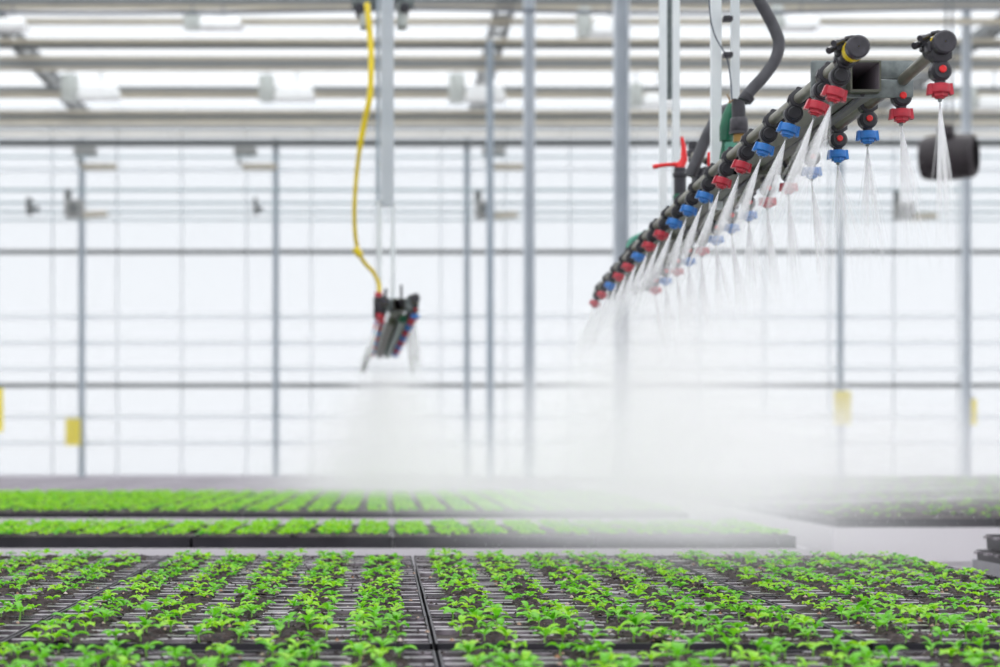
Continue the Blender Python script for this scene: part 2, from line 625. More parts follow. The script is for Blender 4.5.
ORD = ['first', 'second', 'third', 'fourth', 'fifth', 'sixth', 'seventh', 'eighth', 'ninth', 'tenth',
       'eleventh', 'twelfth', 'thirteenth', 'fourteenth', 'fifteenth', 'sixteenth', 'seventeenth', 'eighteenth',
       'nineteenth', 'twentieth', 'twenty-first', 'twenty-second', 'twenty-third', 'twenty-fourth']
NUM = ['one', 'two', 'three', 'four', 'five', 'six', 'seven', 'eight', 'nine', 'ten']

fine_src = [make_tray(True, k) for k in range(3)]
plain_src = [make_tray(False, 40 + k) for k in range(2)]


def bare_tray():
    """Unplanted wet tray: rows of open cells, ribs coloured grey for wet sheen and haze."""
    m = MB()
    w, d = TW / 2 - .003, TD / 2 - .004
    m.box(-w, w, -d, d, 0, TH - .012, 'tray')
    for i in range(9):
        y = -d + 2 * d * i / 8
        m.box(-w, w, max(y - .014, -d), min(y + .014, d), TH - .012, TH, 'barerib_sheen')
    for i in range(13):
        x = -w + 2 * w * i / 12
        m.box(max(x - .006, -w), min(x + .006, w), -d, d, TH - .012, TH - .001, 'barerib_sheen')
    return m.build('seedling_tray', smooth=False)


BARE = bare_tray()
used = set()


def place_tray(src, x, y, z, label, group):
    if src.name in used:
        t = copy_tree(src)
    else:
        t = src
        used.add(src.name)
    t.location = (x, y, z)
    t.rotation_euler = (0, 0, random.uniform(-.004, .004))
    return tag(t, label, 'seedling tray', group)


def in_view(x, y, m=40):
    px = VX + F * x / y
    return -m < px < 1000 + m


# --- front bench
FRONT_ROWS = [2.12] + [2.575 + .38 * i for i in range(5)]      # tray centres in depth
bench(-2.1, TX0 + 2 * TW + .01, 1.55, FRONT_ROWS[-1] + .205, 'pale rolling bench nearest the camera, filled with black trays of seedlings')
SPOTS = []   # (x, y, z, tray col, tray row, band, row, across)
for r, yc in enumerate([1.71] + FRONT_ROWS):
    n = 0
    for c in range(-3, 3 if r > 9 else 2):
        xc = TX0 + TW * (c + .5)
        lo, hi = VX + F * (xc - TW / 2) / yc, VX + F * (xc + TW / 2) / yc
        if hi < -5 or lo > 1005:
            continue
        if r == 0:
            continue
        n += 1
        place_tray(fine_src[(r * 2 + c) % 3], xc, yc, ZD,
                   'black plug tray, %s from left in the %s tray row of the front bench' % (ORD[n - 1], ORD[r - 1]),
                   'plug trays on the front bench')
        for bi, b in enumerate(bands()):
            for k in range(6):
                yy = yc - TD / 2 + TD * (k + .5) / 6
                for a in range(3):
                    if random.random() < .25:
                        continue
                    x = xc + b + (a - 1) * .027 + random.uniform(-.007, .007)
                    y = yy + random.uniform(-.02, .02)
                    SPOTS.append((x, y, ZD + TH + .002, n, r, bi, k, a))

# --- second bench
SECOND = [5.36, 5.77]
bench(-2.4, TX0 + 2 * TW - .03, 5.15, 5.98, 'pale bench with two rows of trays directly behind the front bench')
FAR = []
for r, yc in enumerate(SECOND):
    n = 0
    for c in range(-5, 2):
        xc = TX0 + TW * (c + .5) - .04
        if not (VX + F * (xc + TW / 2) / yc > -10):
            continue
        n += 1
        place_tray(plain_src[(r + c) % 2], xc, yc, ZD, 'black seedling tray, %s from left in the %s row of second bench' % (ORD[n - 1], ORD[r]), 'trays on the second bench')
        for b in bands(5, .110):
            for k in range(9):
                for a in range(4):
                    if random.random() < .12:
                        continue
                    FAR.append((xc + b + (a - 1.5) * .021 + random.uniform(-.006, .006), yc - TD / 2 + TD * (k + .5) / 9 + random.uniform(-.012, .012), ZD + TH + .002, 1.05))
# --- third bench
bench(-4.4, TX0 + 2 * TW - .03, 6.98, 14.8, 'long pale bench of green trays and bare trays behind the second bench', rim=.018)
yc, r = 7.18, 0
while yc < 14.7:
    n = 0
    for c in range(-8, 2):
        xc = TX0 + TW * (c + .5) - .04
        if not in_view(xc + TW / 2, yc, 10):
            continue
        n += 1
        place_tray(plain_src[(r + c) % 2] if yc < 10.0 else BARE, xc, yc, ZD, ('planted black tray,' if yc < 10.0 else 'bare grey tray,') + ' %s from left in the %s row back on third bench' % (ORD[n - 1], ORD[r]), 'trays on the third bench')
        if yc < 10.0:
            for b in bands(5, .110):
                for k in range(7):
                    for a in range(3):
                        if random.random() < .1:
                            continue
                        FAR.append((xc + b + (a - 1) * .026 + random.uniform(-.008, .008), yc - TD / 2 + TD * (k + .5) / 7 + random.uniform(-.02, .02), ZD + TH + .002, 1.15))
    yc += .41
    r += 1
# --- right bench
bench(1.53, 5.6, 6.45, 14.8, 'pale bench with hazy dark trays to the right of the aisle')
yc, r = 6.66, 0
while yc < 14.7:
    n = 0
    for c in range(0, 8):
        xc = 1.54 + TW * (c + .5)
        if not in_view(xc - TW / 2, yc, 5):
            continue
        n += 1
        place_tray(plain_src[(r + c) % 2] if (r < 4 or (r * 5 + c * 3) % 4) else BARE, xc, yc, ZD, 'misted tray, %s from aisle in the %s row back of right bench' % (ORD[n - 1], ORD[r]), 'trays on the right bench')
        for b in bands(5, .110):
            for k in range(5):
                for a in range(3):
                    if random.random() < .78:
                        continue
                    FAR.append((xc + b + (a - 1) * .028 + random.uniform(-.01, .01), yc - TD / 2 + TD * (k + .5) / 5 + random.uniform(-.03, .03), ZD + TH + .002, .8))
    yc += .41
    r += 1
# --- near right bench with a double stack of trays
bench(1.425, 2.6, 2.9, 4.56, 'pale bench corner with two stacked black trays beside the aisle', rim=.012, panel='deck')  # side panels take the darker deck colour, shading painted in
for k in range(2):
    place_tray(plain_src[0], 1.412 + TW / 2, 4.355 - .41 * k, ZD, 'lower black tray of the %s stack along the near right bench' % ('further' if k == 0 else 'closer'), 'stacked trays beside the aisle')
    place_tray(plain_src[1], 1.436 + TW / 2, 4.36 - .41 * k, ZD + TH + .002, 'upper black tray of the %s stack along the near right bench' % ('further' if k == 0 else 'closer'), 'stacked trays beside the aisle')


# ------------------------------------------------------------------ seedlings
def leaf_pts(L, W, rise, droop, cup, nseg=5):
    """Leaf along +x: centre line rises and then droops; returns vertices and faces."""
    vs, fs = [], []
    ang = rise
    x = z = 0.
    wid = [.10, .55, .95, 1., .72, .05] if nseg == 5 else [.12, 1., .1]
    for i in range(nseg + 1):
        w = W * wid[i] / 2
        vs += [(x, -w, z + cup * w), (x, 0, z), (x, w, z + cup * w)]
        x += math.cos(ang) * L / nseg
        z += math.sin(ang) * L / nseg
        ang -= droop / nseg
    for i in range(nseg):
        for j in range(2):
            a = i * 3 + j
            fs.append((a, a + 1, a + 4, a + 3))
    return vs, fs


def seedling_geo(rnd, detail):
    """Lists of (verts, faces, material) for leaves, and the stem height."""
    out = []
    hgt = rnd.uniform(.003, .007)
    phi = rnd.uniform(0, PI)
    ns = 5 if detail else 2
    mt = 'leaf' if rnd.random() < .6 else 'leaf_d'
    plan = []
    for k in range(2):
        plan.append((phi + k * PI + rnd.uniform(-.25, .25), rnd.uniform(.015, .020), rnd.uniform(.0085, .011), rnd.uniform(.35, .8), rnd.uniform(.9, 1.6), hgt * .8))
    for k in range(2 + (rnd.random() < .75)):
        plan.append((phi + PI / 2 + k * PI + rnd.uniform(-.4, .4), rnd.uniform(.013, .020), rnd.uniform(.0075, .011), rnd.uniform(.6, 1.1), rnd.uniform(.9, 1.7), hgt))
    for (a, L, W, ri, dr, z0) in plan:
        vs, fs = leaf_pts(L, W, ri, dr, .35, ns)
        T = Matrix.Translation((0, 0, z0)) @ Matrix.Rotation(a, 4, 'Z') @ Matrix.Rotation(rnd.uniform(-.3, .3), 4, 'X')
        out.append(([T @ Vector(v) for v in vs], fs, mt))
    return out, hgt


src_seed = []
for k in range(10):
    rnd = random.Random(100 + k)
    g, hgt = seedling_geo(rnd, True)
    m = MB()
    for vs, fs, mt in g:
        m.add(vs, fs, mt)
    o = m.build('seedling')
    st = MB()
    st.tube([(0, 0, -.004), (.0006, 0, hgt * .5), (0, 0, hgt + .001)], [.0011, .0009, .0008], 'stem', 5)
    st.build('stem', o)
    src_seed.append(o)

vis = [s for s in SPOTS if 0 < VX + F * s[0] / s[1] < 1000 and F * (CZ - s[2] - .02) / s[1] + VY < 672]
vis.sort(key=lambda s: s[1])
near = vis[:296]
nearset = set(id(s) for s in near)
first = [True] * len(src_seed)
ACR = ['left', 'middle', 'right']
for s in near:
    k = random.randrange(len(src_seed))
    if first[k]:
        o = src_seed[k]
        first[k] = False
    else:
        o = copy_tree(src_seed[k])
    x, y, z, n, r, bi, kk, a = s
    o.location = (x, y, z)
    o.rotation_euler = (random.uniform(-.12, .12), random.uniform(-.12, .12), random.uniform(0, 2 * PI))
    sc = random.uniform(1.0, 1.35)
    o.scale = (sc, sc, sc)
    tag(o, 'seedling in %s tray from left, %s tray row, %s band, %s row, %s plant' % (ORD[n - 1], ['nearest', 'second', 'third', 'fourth', 'fifth', 'sixth'][r - 1], ORD[bi], ORD[kk], ACR[a]),
        'seedling', 'bright green seedlings in the nearest trays')

mass = MB()


def scatter(x, y, z, geo, sc):
    T = Matrix.Translation((x, y, z)) @ Matrix.Rotation(random.uniform(0, 2 * PI), 4, 'Z') @ Matrix.Rotation(random.uniform(-.15, .15), 4, 'X') @ Matrix.Scale(sc, 4)
    for vs, fs, mt in geo:
        mass.add(vs, fs, mt, T)


hi = [seedling_geo(random.Random(200 + k), True)[0] for k in range(14)]
lo = [seedling_geo(random.Random(300 + k), False)[0] for k in range(14)]
for s in SPOTS:
    if id(s) in nearset or not in_view(s[0], s[1], 30):
        continue
    scatter(s[0], s[1], s[2], random.choice(hi), random.uniform(.75, 1.15))
for (x, y, z, sc) in FAR:
    if in_view(x, y, 20):
        scatter(x, y, z, random.choice(lo), sc * random.uniform(.8, 1.2))
tag(mass.build('seedlings', smooth=False), 'mass of small bright green seedlings filling the trays further back on all benches', 'seedlings', kind='stuff')


# ------------------------------------------------------------------ spray booms
def nozzle(parent, p, tilt, colour, scale=1., yaw=0.):
    """Nozzle body hung from a pipe point p, with cap, button and tip as sub-parts."""
    m = MB()
    m.tube([(0, -.011, 0), (0, -.009, 0), (0, .009, 0), (0, .011, 0)], [.0115, .0145, .0145, .0115], 'black', 16)
    m.box(-.0195, -.009, -.009, .009, .001, .0165, 'black', b=.002)
    m.box(-.010, .008, -.007, .007, .010, .0185, 'black', b=.002)
    m.box(.009, .0155, -.006, .006, -.008, .004, 'black', b=.0015)
    m.cyl((-.013, 0, .010), (-.013, 0, .019), .0026, 'black', 8)
    # round diaphragm housing facing the end of the boom
    m.cyl((0, -.009, -.0245), (0, .009, -.0245), .0148, 'black', 24, b=.002)
    m.cyl((0, -.0115, -.0245), (0, -.009, -.0245), .0118, 'black', 20, b=.001)
    m.cyl((0, .009, -.0245), (0, .014, -.0245), .0105, 'black', 16, b=.0015)
    m.tube([(0, 0, -.034), (0, 0, -.040), (0, 0, -.044)], [.0085, .0075, .0095], 'black', 14)
    b = m.build('nozzle_body', parent)
    b.matrix_local = Matrix.Translation(p) @ Matrix.Rotation(tilt, 4, 'Y') @ Matrix.Rotation(yaw, 4, 'Z')
    m = MB()
    m.cyl((0, 0, -.0425), (0, 0, -.0555), .0146, colour, 22, b=.0015)
    for s in (-1, 1):
        T = Matrix.Rotation(0 if s > 0 else PI, 4, 'Z')
        m.add([(.010, -.006, -.0420), (.0160, -.006, -.0420), (.0180, -.006, -.0575), (.0125, -.006, -.0577),
               (.010, .006, -.0420), (.0160, .006, -.0420), (.0180, .006, -.0575), (.0125, .006, -.0577)],
              [(3, 2, 1, 0), (4, 5, 6, 7), (0, 1, 5, 4), (1, 2, 6, 5), (2, 3, 7, 6), (3, 0, 4, 7)], colour, T)
    m.cyl((0, 0, -.0540), (0, 0, -.0605), .0112, colour, 6, b=.0008)
    m.cyl((0, 0, -.0600), (0, 0, -.0630), .0070, colour, 12, b=.0008)
    c = m.build('nozzle_cap', b)
    tag(c, ('red' if colour == 'red' else 'blue') + ' nozzle cap')
    m = MB()
    m.cyl((0, -.0150, -.0235), (0, -.011, -.0235), .0052, 'button', 16, b=.0012)
    m.build('push_button', b)
    m = MB()
    m.cyl((0, 0, -.0625), (0, 0, -.0668), .0030, 'galv', 8)
    m.build('nozzle_tip', b)
    return b


def end_fitting(parent, p, d):
    """Knurled black end cap, yellow ring and black collar with hinge clamp."""
    m = MB()
    T = Matrix.Translation(p)
    n = 36
    vs, fs = [], []
    prof = [(.0, .001), (.0, .0138), (.002, .0160), (.014, .0160), (.016, .0145), (.018, .0125)]
    for (yy, r) in prof:
        for j in range(n):
            rr = r * (1 + (.025 if j % 2 and r > .0145 else 0))
            vs.append((math.cos(2 * PI * j / n) * rr, yy, math.sin(2 * PI * j / n) * rr))
    for i in range(len(prof) - 1):
        for j in range(n):
            q = (j + 1) % n
            fs.append((i * n + j, i * n + q, (i + 1) * n + q, (i + 1) * n + j))
    m.add(vs, fs, 'cap', T)
    m.build('end_cap', parent)
    m = MB()
    m.cyl((0, .016, 0), (0, .037, 0), .0150, 'yellow', 24, T=T, b=.001)
    m.cyl((0, .024, 0), (0, .028, 0), .0158, 'yellow', 24, T=T)
    m.build('yellow_ring', parent)
    m = MB()
    m.tube([(0, .036, 0), (0, .040, 0), (0, .066, 0), (0, .072, 0)], [.0125, .0150, .0145, .0108], 'black', 20, T=T)
    m.box(-.021, -.008, .038, .060, .002, .014, 'black', T, .002)
    m.cyl((-.026, .026, .0100), (-.004, .044, .0200), .0034, 'cap', 8, T=T, b=.001)
    m.cyl((-.030, .040, .0030), (-.010, .052, .0130), .0036, 'cap', 8, T=T, b=.001)
    m.cyl((-.029, .0235, .0086), (-.024, .0278, .0110), .0050, 'cap', 8, T=T)
    m.cyl((-.033, .0380, .0015), (-.028, .0412, .0042), .0052, 'cap', 8, T=T)
    m.tube([(-.008, .040, .019), (.000, .034, .0195), (.008, .028, .0165)], .0036, 'cap', 8, T=T)
    m.box(-.0205, -.0105, .044, .058, -.004, .004, 'black', T, .002)
    m.build('collar', parent)


def sq_tube(mb, pts, h, t, m_out, m_in):
    """Hollow square tube along pts."""
    def ring(p, e):
        return [(p[0] - e, p[1], p[2] - e), (p[0] + e, p[1], p[2] - e), (p[0] + e, p[1], p[2] + e), (p[0] - e, p[1], p[2] + e)]
    vo, vi = [], []
    for p in pts:
        vo += ring(p, h)
        vi += ring(p, h - t)
    k = len(pts)
    fo = [(i * 4 + j, i * 4 + (j + 1) % 4, i * 4 + 4 + (j + 1) % 4, i * 4 + 4 + j) for i in range(k - 1) for j in range(4)]
    mb.add(vo, fo, m_out)
    mb.add(vi, [tuple(reversed(f)) for f in fo], m_in)
    for e in (0, k - 1):
        mb.add(ring(pts[e], h) + ring(pts[e], h - t), [(j, (j + 1) % 4, 4 + (j + 1) % 4, 4 + j) for j in range(4)], m_out)


def boom(label, X0, Z0, L, x_shift, colsA, colsB, sag_from, sag_k, hz, br=1.0):
    """Twin-pipe spray boom receding from depth Z0; x_shift moves its far end sideways."""
    t = empty('spray_boom', (X0, Z0, CZ + hz), label, 'spray boom', 'spray booms')
    def dz(v):
        q = max(0., v - sag_from)
        return -sag_k * q * q
    def c(x, v, z):
        return Vector((x + x_shift * v / L, v, z + dz(v)))
    step = [L * i / 24 for i in range(25)]
    px = .0615
    for s, st in ((-1, -.20), (1, -.19)):
        m = MB()
        up = .002 if s < 0 else .011
        m.tube([c(s * px, st, up)] + [c(s * px, v, 0) for v in step], .0088, 'pipe', 14)
        m.build('spray_pipe', t)
        end_fitting(t, c(s * px, st - .025, up + .001), None)
    m = MB()
    sq_tube(m, [c(-.0010, v, .001) for v in [-.025] + step], .0228, .0026, 'olive', 'dark_in')
    m.build('square_tube', t, False)
    m = MB()
    # split bracket plate clamped round the tube, drilled for the pipes
    m.box(-.0765, -.0240, 0, .007, -.0265, .0285, 'galv', b=.0015)
    m.box(.0220, .0765, 0, .007, .0016, .0285, 'galv', b=.0012)
    m.box(.0220, .0765, 0, .007, -.0265, .0004, 'galv', b=.0012)
    m.box(-.0240, .0220, 0, .007, .0242, .0285, 'galv')
    m.box(-.0240, .0220, 0, .007, -.0265, -.0222, 'galv')
    m.build('bracket_plate', t)
    # further cross brackets that carry the pipes along the boom
    v = .75
    while v < L - .1:
        m = MB()
        o = c(0, v, 0)
        m.box(o.x - .074, o.x + .074, v, v + .006, o.z - .034, o.z - .0225, 'olive')
        m.box(o.x - .074, o.x - .050, v, v + .006, o.z - .034, o.z + .010, 'olive')
        m.box(o.x + .050, o.x + .074, v, v + .006, o.z - .034, o.z + .010, 'olive')
        m.build('cross_bracket', t, False)
        v += br
    tips = []
    for row, cols in ((-1, colsA), (1, colsB)):
        for (v, col) in cols:
            p = c(row * px, v, 0)
            tilt = math.radians(17) if row < 0 else 0.
            nozzle(t, p, tilt, col, yaw=random.uniform(-.06, .06) + (PI if row < 0 else 0))
            d = Vector((-math.sin(tilt), 0, -math.cos(tilt)))
            tips.append((t.location + p + d * .0672, d, row, v))
    m = MB()
    # thin air line tied under the tube
    m.tube([c(.0, v, -.022 - .003 * math.sin(v * 9)) for v in step], .004, 'hose_b', 6)
    m.build('air_line', t)
    return t, tips, c


def cols(seq, start, pitch, first=None):
    out = []
    for i, ch in enumerate(seq):
        v = (first if (i == 0 and first is not None) else start + pitch * (i - (1 if first is not None else 0)))
        out.append((v, 'red' if ch == 'r' else 'blue'))
    return out

B1Y = 2.85
A1 = cols('rrbbrrbbbrrbrrbrr', 2.815 - B1Y, .198, first=2.705 - B1Y)
B1 = cols('rrbbbrrbbbrbrbr', 2.662 - B1Y, .2)
boom1, tips1, c1 = boom('long double-pipe spray boom with red and blue nozzles, nearer the camera and spraying',
                        .716, B1Y, 3.05, 0., A1, B1, .45, .0112, .548)
B2Y = 7.62
A2 = cols('rrbrrbbrrbbrrbbrrbbrrb', -.08, .205)
B2 = cols('brrbbrrbbrrbbrrbbrrbbr', -.10, .205)
boom2, tips2, c2 = boom('distant double-pipe spray boom seen end-on at the foot of the yellow hose',
                        .056, B2Y, 3.7, -.07, A2[:17], B2[:17], 3., .006, .56, .3)

# ---- hangers of boom 1: two pairs of square tubes flanking the beam
def hanger(label, group, X, Y, z0, z1, w=.0085, m='steel'):
    t = empty('boom_hanger', (X, Y, z0), label, 'hanger', group)
    mb = MB()
    mb.box(-w, w, -w, w, 0, z1 - z0, m, b=0)
    mb.build('upright', t, False)
    mb = MB()
    mb.box(-w - .002, w + .002, -w - .004, w + .004, -.004, .05, m)
    mb.cyl((0, -w - .009, .02), (0, -w, .02), .005, 'galv', 6)
    mb.build('foot_clamp', t, False)

zb = CZ + .548
TOPZ = CZ + 1.9
hanger('right-hand white square hanger of the nearer boom, beside the black hose fitting', 'hangers of the nearer boom', .748, 4.06, zb - .01, TOPZ)
hanger('widest white square hanger of the nearer boom, in front of the green valve body', 'hangers of the nearer boom', .707, 4.06, zb - .04, TOPZ, .0105)
hanger('thin pale hanger of the nearer boom, just right of the far pair gap', 'hangers of the nearer boom', .747, 4.88, zb - .03, TOPZ + .4, .009)
hanger('thin pale hanger at the far end pair, leftmost of the nearer boom', 'hangers of the nearer boom', .714, 4.88, zb - .03, TOPZ + .4, .009)
mb = MB()
a, b = at(669, -40, 4.9), at(669, 99, 4.9)
mb.box(a.x - .007, a.x + .007, 4.9, 4.912, b.z, a.z, 'galv')
tag(mb.build('guide_strip', smooth=False), 'dark narrow strip between the two far hangers of the nearer boom', 'strip')

# ---- hangers of boom 2
hanger('left slim pale hanger holding the distant boom', 'hangers of the distant boom', -.024, 7.8, CZ + .56, CZ + 1.0, .010, 'steel')
hanger('right slim pale hanger holding the distant boom', 'hangers of the distant boom', .032, 7.8, CZ + .56, CZ + 1.0, .009, 'steel')
mb = MB()
a = at(380.5, -60, 7.8); b = at(394, 190, 7.8)
mb.box(a.x, b.x, 7.79, 7.83, CZ + .98, a.z, 'post')
mb.box(a.x - .018, a.x - .004, 7.81, 7.84, CZ + .98, a.z, 'wallpost')
tag(mb.build('boom_mast', smooth=False), 'thick grey mast above the distant boom, right of the yellow hose', 'mast')
# trolley of boom 2
t = empty('boom_trolley', at(384, 12, 7.9), 'grey-green trolley bracket under the roof where the distant boom mast hangs', 'trolley')
s = 7.9 / F
for a_, b_ in ((-32, -4), (11, 30)):
    mb = MB(); mb.box(a_ * s, b_ * s, -.04, .04, 4 * s, 18 * s, 'galv', b=.004); mb.build('side_plate', t)
for a_, b_ in ((-24, -13), (13, 23)):
    mb = MB(); mb.box(a_ * s, b_ * s, -.05, .05, -16 * s, 6 * s, 'box', b=.004); mb.build('bracket_foot', t)
for xx in (-24 * s, 20 * s):
    mb = MB(); mb.cyl((xx, -.06, 1 * s), (xx, .06, 1 * s), 5 * s, 'black', 16, b=.003); mb.build('wheel', t)
# rail the trolleys run on
mb = MB()
mb.box(-3, 3.4, 7.86, 7.94, CZ + (445 + 10) * s, CZ + (445 + 18) * s, 'mid_rail')
trim(mb, False)

# ---- yellow hose
mb = MB()
ypts = [(367, 4), (369, 25), (371, 50), (371, 75), (370, 95), (366, 115), (361, 140), (357, 170), (354.5, 205), (355, 232), (358, 250), (364, 262), (373, 272), (378.5, 283), (379.5, 294)]
def smooth_pts(P, n=5):
    out = []
    for i in range(len(P) - 1):
        p0, p1, p2, p3 = P[max(i - 1, 0)], P[i], P[i + 1], P[min(i + 2, len(P) - 1)]
        for k in range(n):
            t_ = k / n
            out.append(.5 * ((2 * p1) + (p2 - p0) * t_ + (2 * p0 - 5 * p1 + 4 * p2 - p3) * t_ ** 2 + (3 * p1 - p0 - 3 * p2 + p3) * t_ ** 3))
    out.append(P[-1])
    return out
P = smooth_pts([at(x, y, 7.7 - .1 * math.sin(i * .4)) for i, (x, y) in enumerate(ypts)])
rad = [.0125 if i < len(P) * .45 else .009 for i in range(len(P))]
mb.tube(P, rad, 'hose_y', 10)
hz = empty('yellow_hose', P[-1], 'bright yellow hose dangling from the roof trolley to the distant boom', 'hose')
o = mb.build('hose', hz); o.location = -P[-1]
mb = MB()
q = at(357.5, 252, 7.7)
mb.tube([q + Vector((-.012, 0, .016)), q + Vector((.012, 0, -.014))], .016, 'hose_y', 10)
o = mb.build('hose_clamp', hz); o.location = -P[-1]
# coupling block of boom 2 below the hose
t = empty('hose_coupling', at(380, 306, 7.6), 'dark coupling with red ring where the yellow hose meets the distant boom', 'coupling')
mb = MB(); mb.box(-.026, .014, -.03, .03, -.05, .035, 'black', b=.005); mb.build('coupling_body', t)
mb = MB(); mb.cyl((-.006, 0, .03), (-.006, 0, .055), .016, 'red', 14, b=.002); mb.build('ring', t)
mb = MB(); mb.cyl((-.004, -.036, -.05), (.006, -.036, -.075), .016, 'red', 14, b=.002); mb.build('lower_ring', t)
mb = MB(); mb.tube([(.02, 0, .03), (.024, 0, .07)], .006, 'black', 8); mb.tube([(.085, 0, .0), (.085, 0, .085)], .005, 'cap', 8); mb.build('upper_pins', t)

mb = MB()
mb.tube([c2(.026, v, -.030) for v in (.35, 1.2, 2.4, 3.6)], .019, 'green', 12)
mb.tube([c2(-.018, v, -.032) for v in (.5, 1.2, 2.4, 3.6)], .017, 'olive', 12)
o = mb.build('feed_pipes', boom2)

# ---- black supply hose, fitting, valves of boom 1
mb = MB()
bp = [(748, -28), (757, -4), (766, 12), (775, 30), (779, 44), (775, 60), (765, 75), (755, 86), (748, 94), (743, 101)]
P = smooth_pts([at(x, y, 3.98 - .02 * i / 9) for i, (x, y) in enumerate(bp)])
mb.tube(P, .0125, 'hose_b', 14)
hz = empty('supply_hose', P[-1], 'thick black water hose bending down to the nearer boom', 'hose')
o = mb.build('hose', hz); o.location = -P[-1]
mb = MB()
mb.tube([P[-1] + Vector((.012, 0, .012)), P[-1] + Vector((.004, 0, .002))], .0155, 'black', 14)
o = mb.build('hose_nut', hz); o.location = -P[-1]

c = at(739, 118, 3.94)
t = empty('hose_fitting', c, 'black elbow fitting between the hose and the nearer boom', 'fitting')
mb = MB()
mb.tube([(.002, 0, .030), (-.001, 0, .036), (-.001, 0, .02), (0, 0, -.002)], [.013, .0135, .0145, .0145], 'black', 16)
mb.build('elbow', t)
mb = MB()
mb.tube([(0, 0, 0), (0, 0, -.003), (0, 0, -.024), (0, 0, -.028)], [.0165, .0185, .0195, .017], 'cap', 12)
mb.tube([(0, 0, -.028), (0, 0, -.034)], [.0205, .0205], 'cap', 18)
mb.build('union_nut', t)
mb = MB(); mb.cyl((0, 0, -.033), (0, 0, -.05), .012, 'brass', 14); mb.build('nipple', t)
mb = MB()
for i in range(3):
    mb.tube([(-.018 - .003 * i, -.004, .030), (-.026 + .006 * i, -.006, .048 - .006 * i)], .0012, 'brass', 5)
mb.build('tie_ends', t)

c = at(728, 128, 4.0)
t = empty('green_filter', c, 'dark green filter body behind the widest boom hanger', 'filter')
mb = MB()
mb.tube([(.016, 0, .048), (.010, 0, .046), (.002, 0, .025), (-.002, 0, 0), (-.004, 0, -.028)], [.006, .012, .015, .0165, .014], 'green', 16)
mb.tube([(-.004, 0, -.026), (-.014, 0, -.075)], [.008, .006], 'green', 12)
mb.build('filter_bowl', t)
mb = MB(); mb.box(-.008, .018, -.012, .012, -.056, -.030, 'teal', b=.003); mb.build('filter_outlet', t)

def valve(x, y, Y, label, levers):
    t = empty('ball_valve', at(x, y, Y), label, 'valve', 'red handled valves on the nearer boom')
    mb = MB()
    mb.cyl((0, 0, -.035), (0, 0, .030), .015, 'black', 14, b=.002)
    mb.cyl((0, 0, .006), (0, 0, .018), .018, 'black', 12, b=.002)
    mb.build('valve_body', t)
    mb = MB(); mb.cyl((0, 0, -.050), (0, 0, -.035), .017, 'green', 14, b=.002); mb.build('green_nut', t)
    mb = MB()
    for pts, r in levers:
        mb.tube([Vector(p) for p in pts], r, 'button', 8)
    mb.build('handle', t)
valve(680, 180, 4.62, 'black valve with winged red lever, left of the hose fitting',
      [([(-.002, 0, .028), (.010, 0, .05), (.009, 0, .08), (.004, 0, .105)], [.012, .009, .006, .004]),
       ([(.004, 0, .036), (-.02, 0, .038), (-.045, 0, .036), (-.066, 0, .032)], [.009, .005, .005, .006])])
c = at(710, 160, 4.3)
t = empty('ball_valve', c, 'valve with short upright red handle beside the widest hanger', 'valve', 'red handled valves on the nearer boom')
mb = MB(); mb.box(-.006, .005, -.004, .004, -.018, .018, 'button', b=.002); mb.build('handle', t)
mb = MB(); mb.cyl((-.01, 0, -.045), (-.002, 0, -.018), .014, 'black', 12, b=.002); mb.build('valve_body', t)
# cluster of fittings and the short hose that joins them
mb = MB()
P = smooth_pts([at(x, y, 4.32) for x, y in ((735, 108), (722, 112), (711, 128), (703, 145), (697, 160), (690, 176))])
mb.tube(P, .0135, 'hose_b', 12)
tag(mb.build('link_hose'), 'short dark hose running from behind the green filter down to the valves', 'hose')
for x, y, Y, r, h, lab in ((693, 152, 4.45, .011, .05, 'upright black fitting right of the winged red lever'),
                           (700, 178, 4.36, .015, .045, 'stout black fitting under the short link hose')):
    mb = MB()
    c = at(x, y, Y)
    t = empty('pipe_fitting', c, lab, 'fitting', 'black fittings among the valves')
    mb.cyl((0, 0, -h / 2), (0, 0, h / 2), r, 'black', 12, b=.002)
    mb.build('fitting_body', t)
    mb = MB(); mb.cyl((0, 0, -h * .2), (0, 0, h * .1), r * 1.3, 'cap', 10, b=.002); mb.build('fitting_nut', t)
mb = MB()
c = at(699, 158, 4.4)
t = empty('pipe_tee', c, 'pale grey stub pipe lying among the black valve fittings', 'pipe')
mb.tube([(-.018, 0, .006), (.016, 0, -.006)], .0075, 'pipe', 12); mb.build('stub', t)
mb = MB(); mb.tube([(.014, 0, -.005), (.024, 0, -.009)], .0095, 'black', 12); mb.build('sleeve', t)
# pale green hose loop at the far end
mb = MB()
P = smooth_pts([at(x, y, 5.2) for x, y in ((628, 248), (632, 240), (640, 236), (648, 232), (656, 228), (664, 222))])
mb.tube(P, .008, 'teal', 10)
tag(mb.build('drain_hose'), 'pale teal hose loop behind the far part of the nearer boom', 'hose')
mb = MB()
c = at(630, 250, 5.3)
mb.tube([c + Vector((0, 0, -.03)), c + Vector((0, 0, -.01)), c + Vector((.002, 0, .025))], [.014, .016, .011], 'black', 12)
tag(mb.build('end_plug'), 'small black plug at the end of the pale teal hose', 'plug')
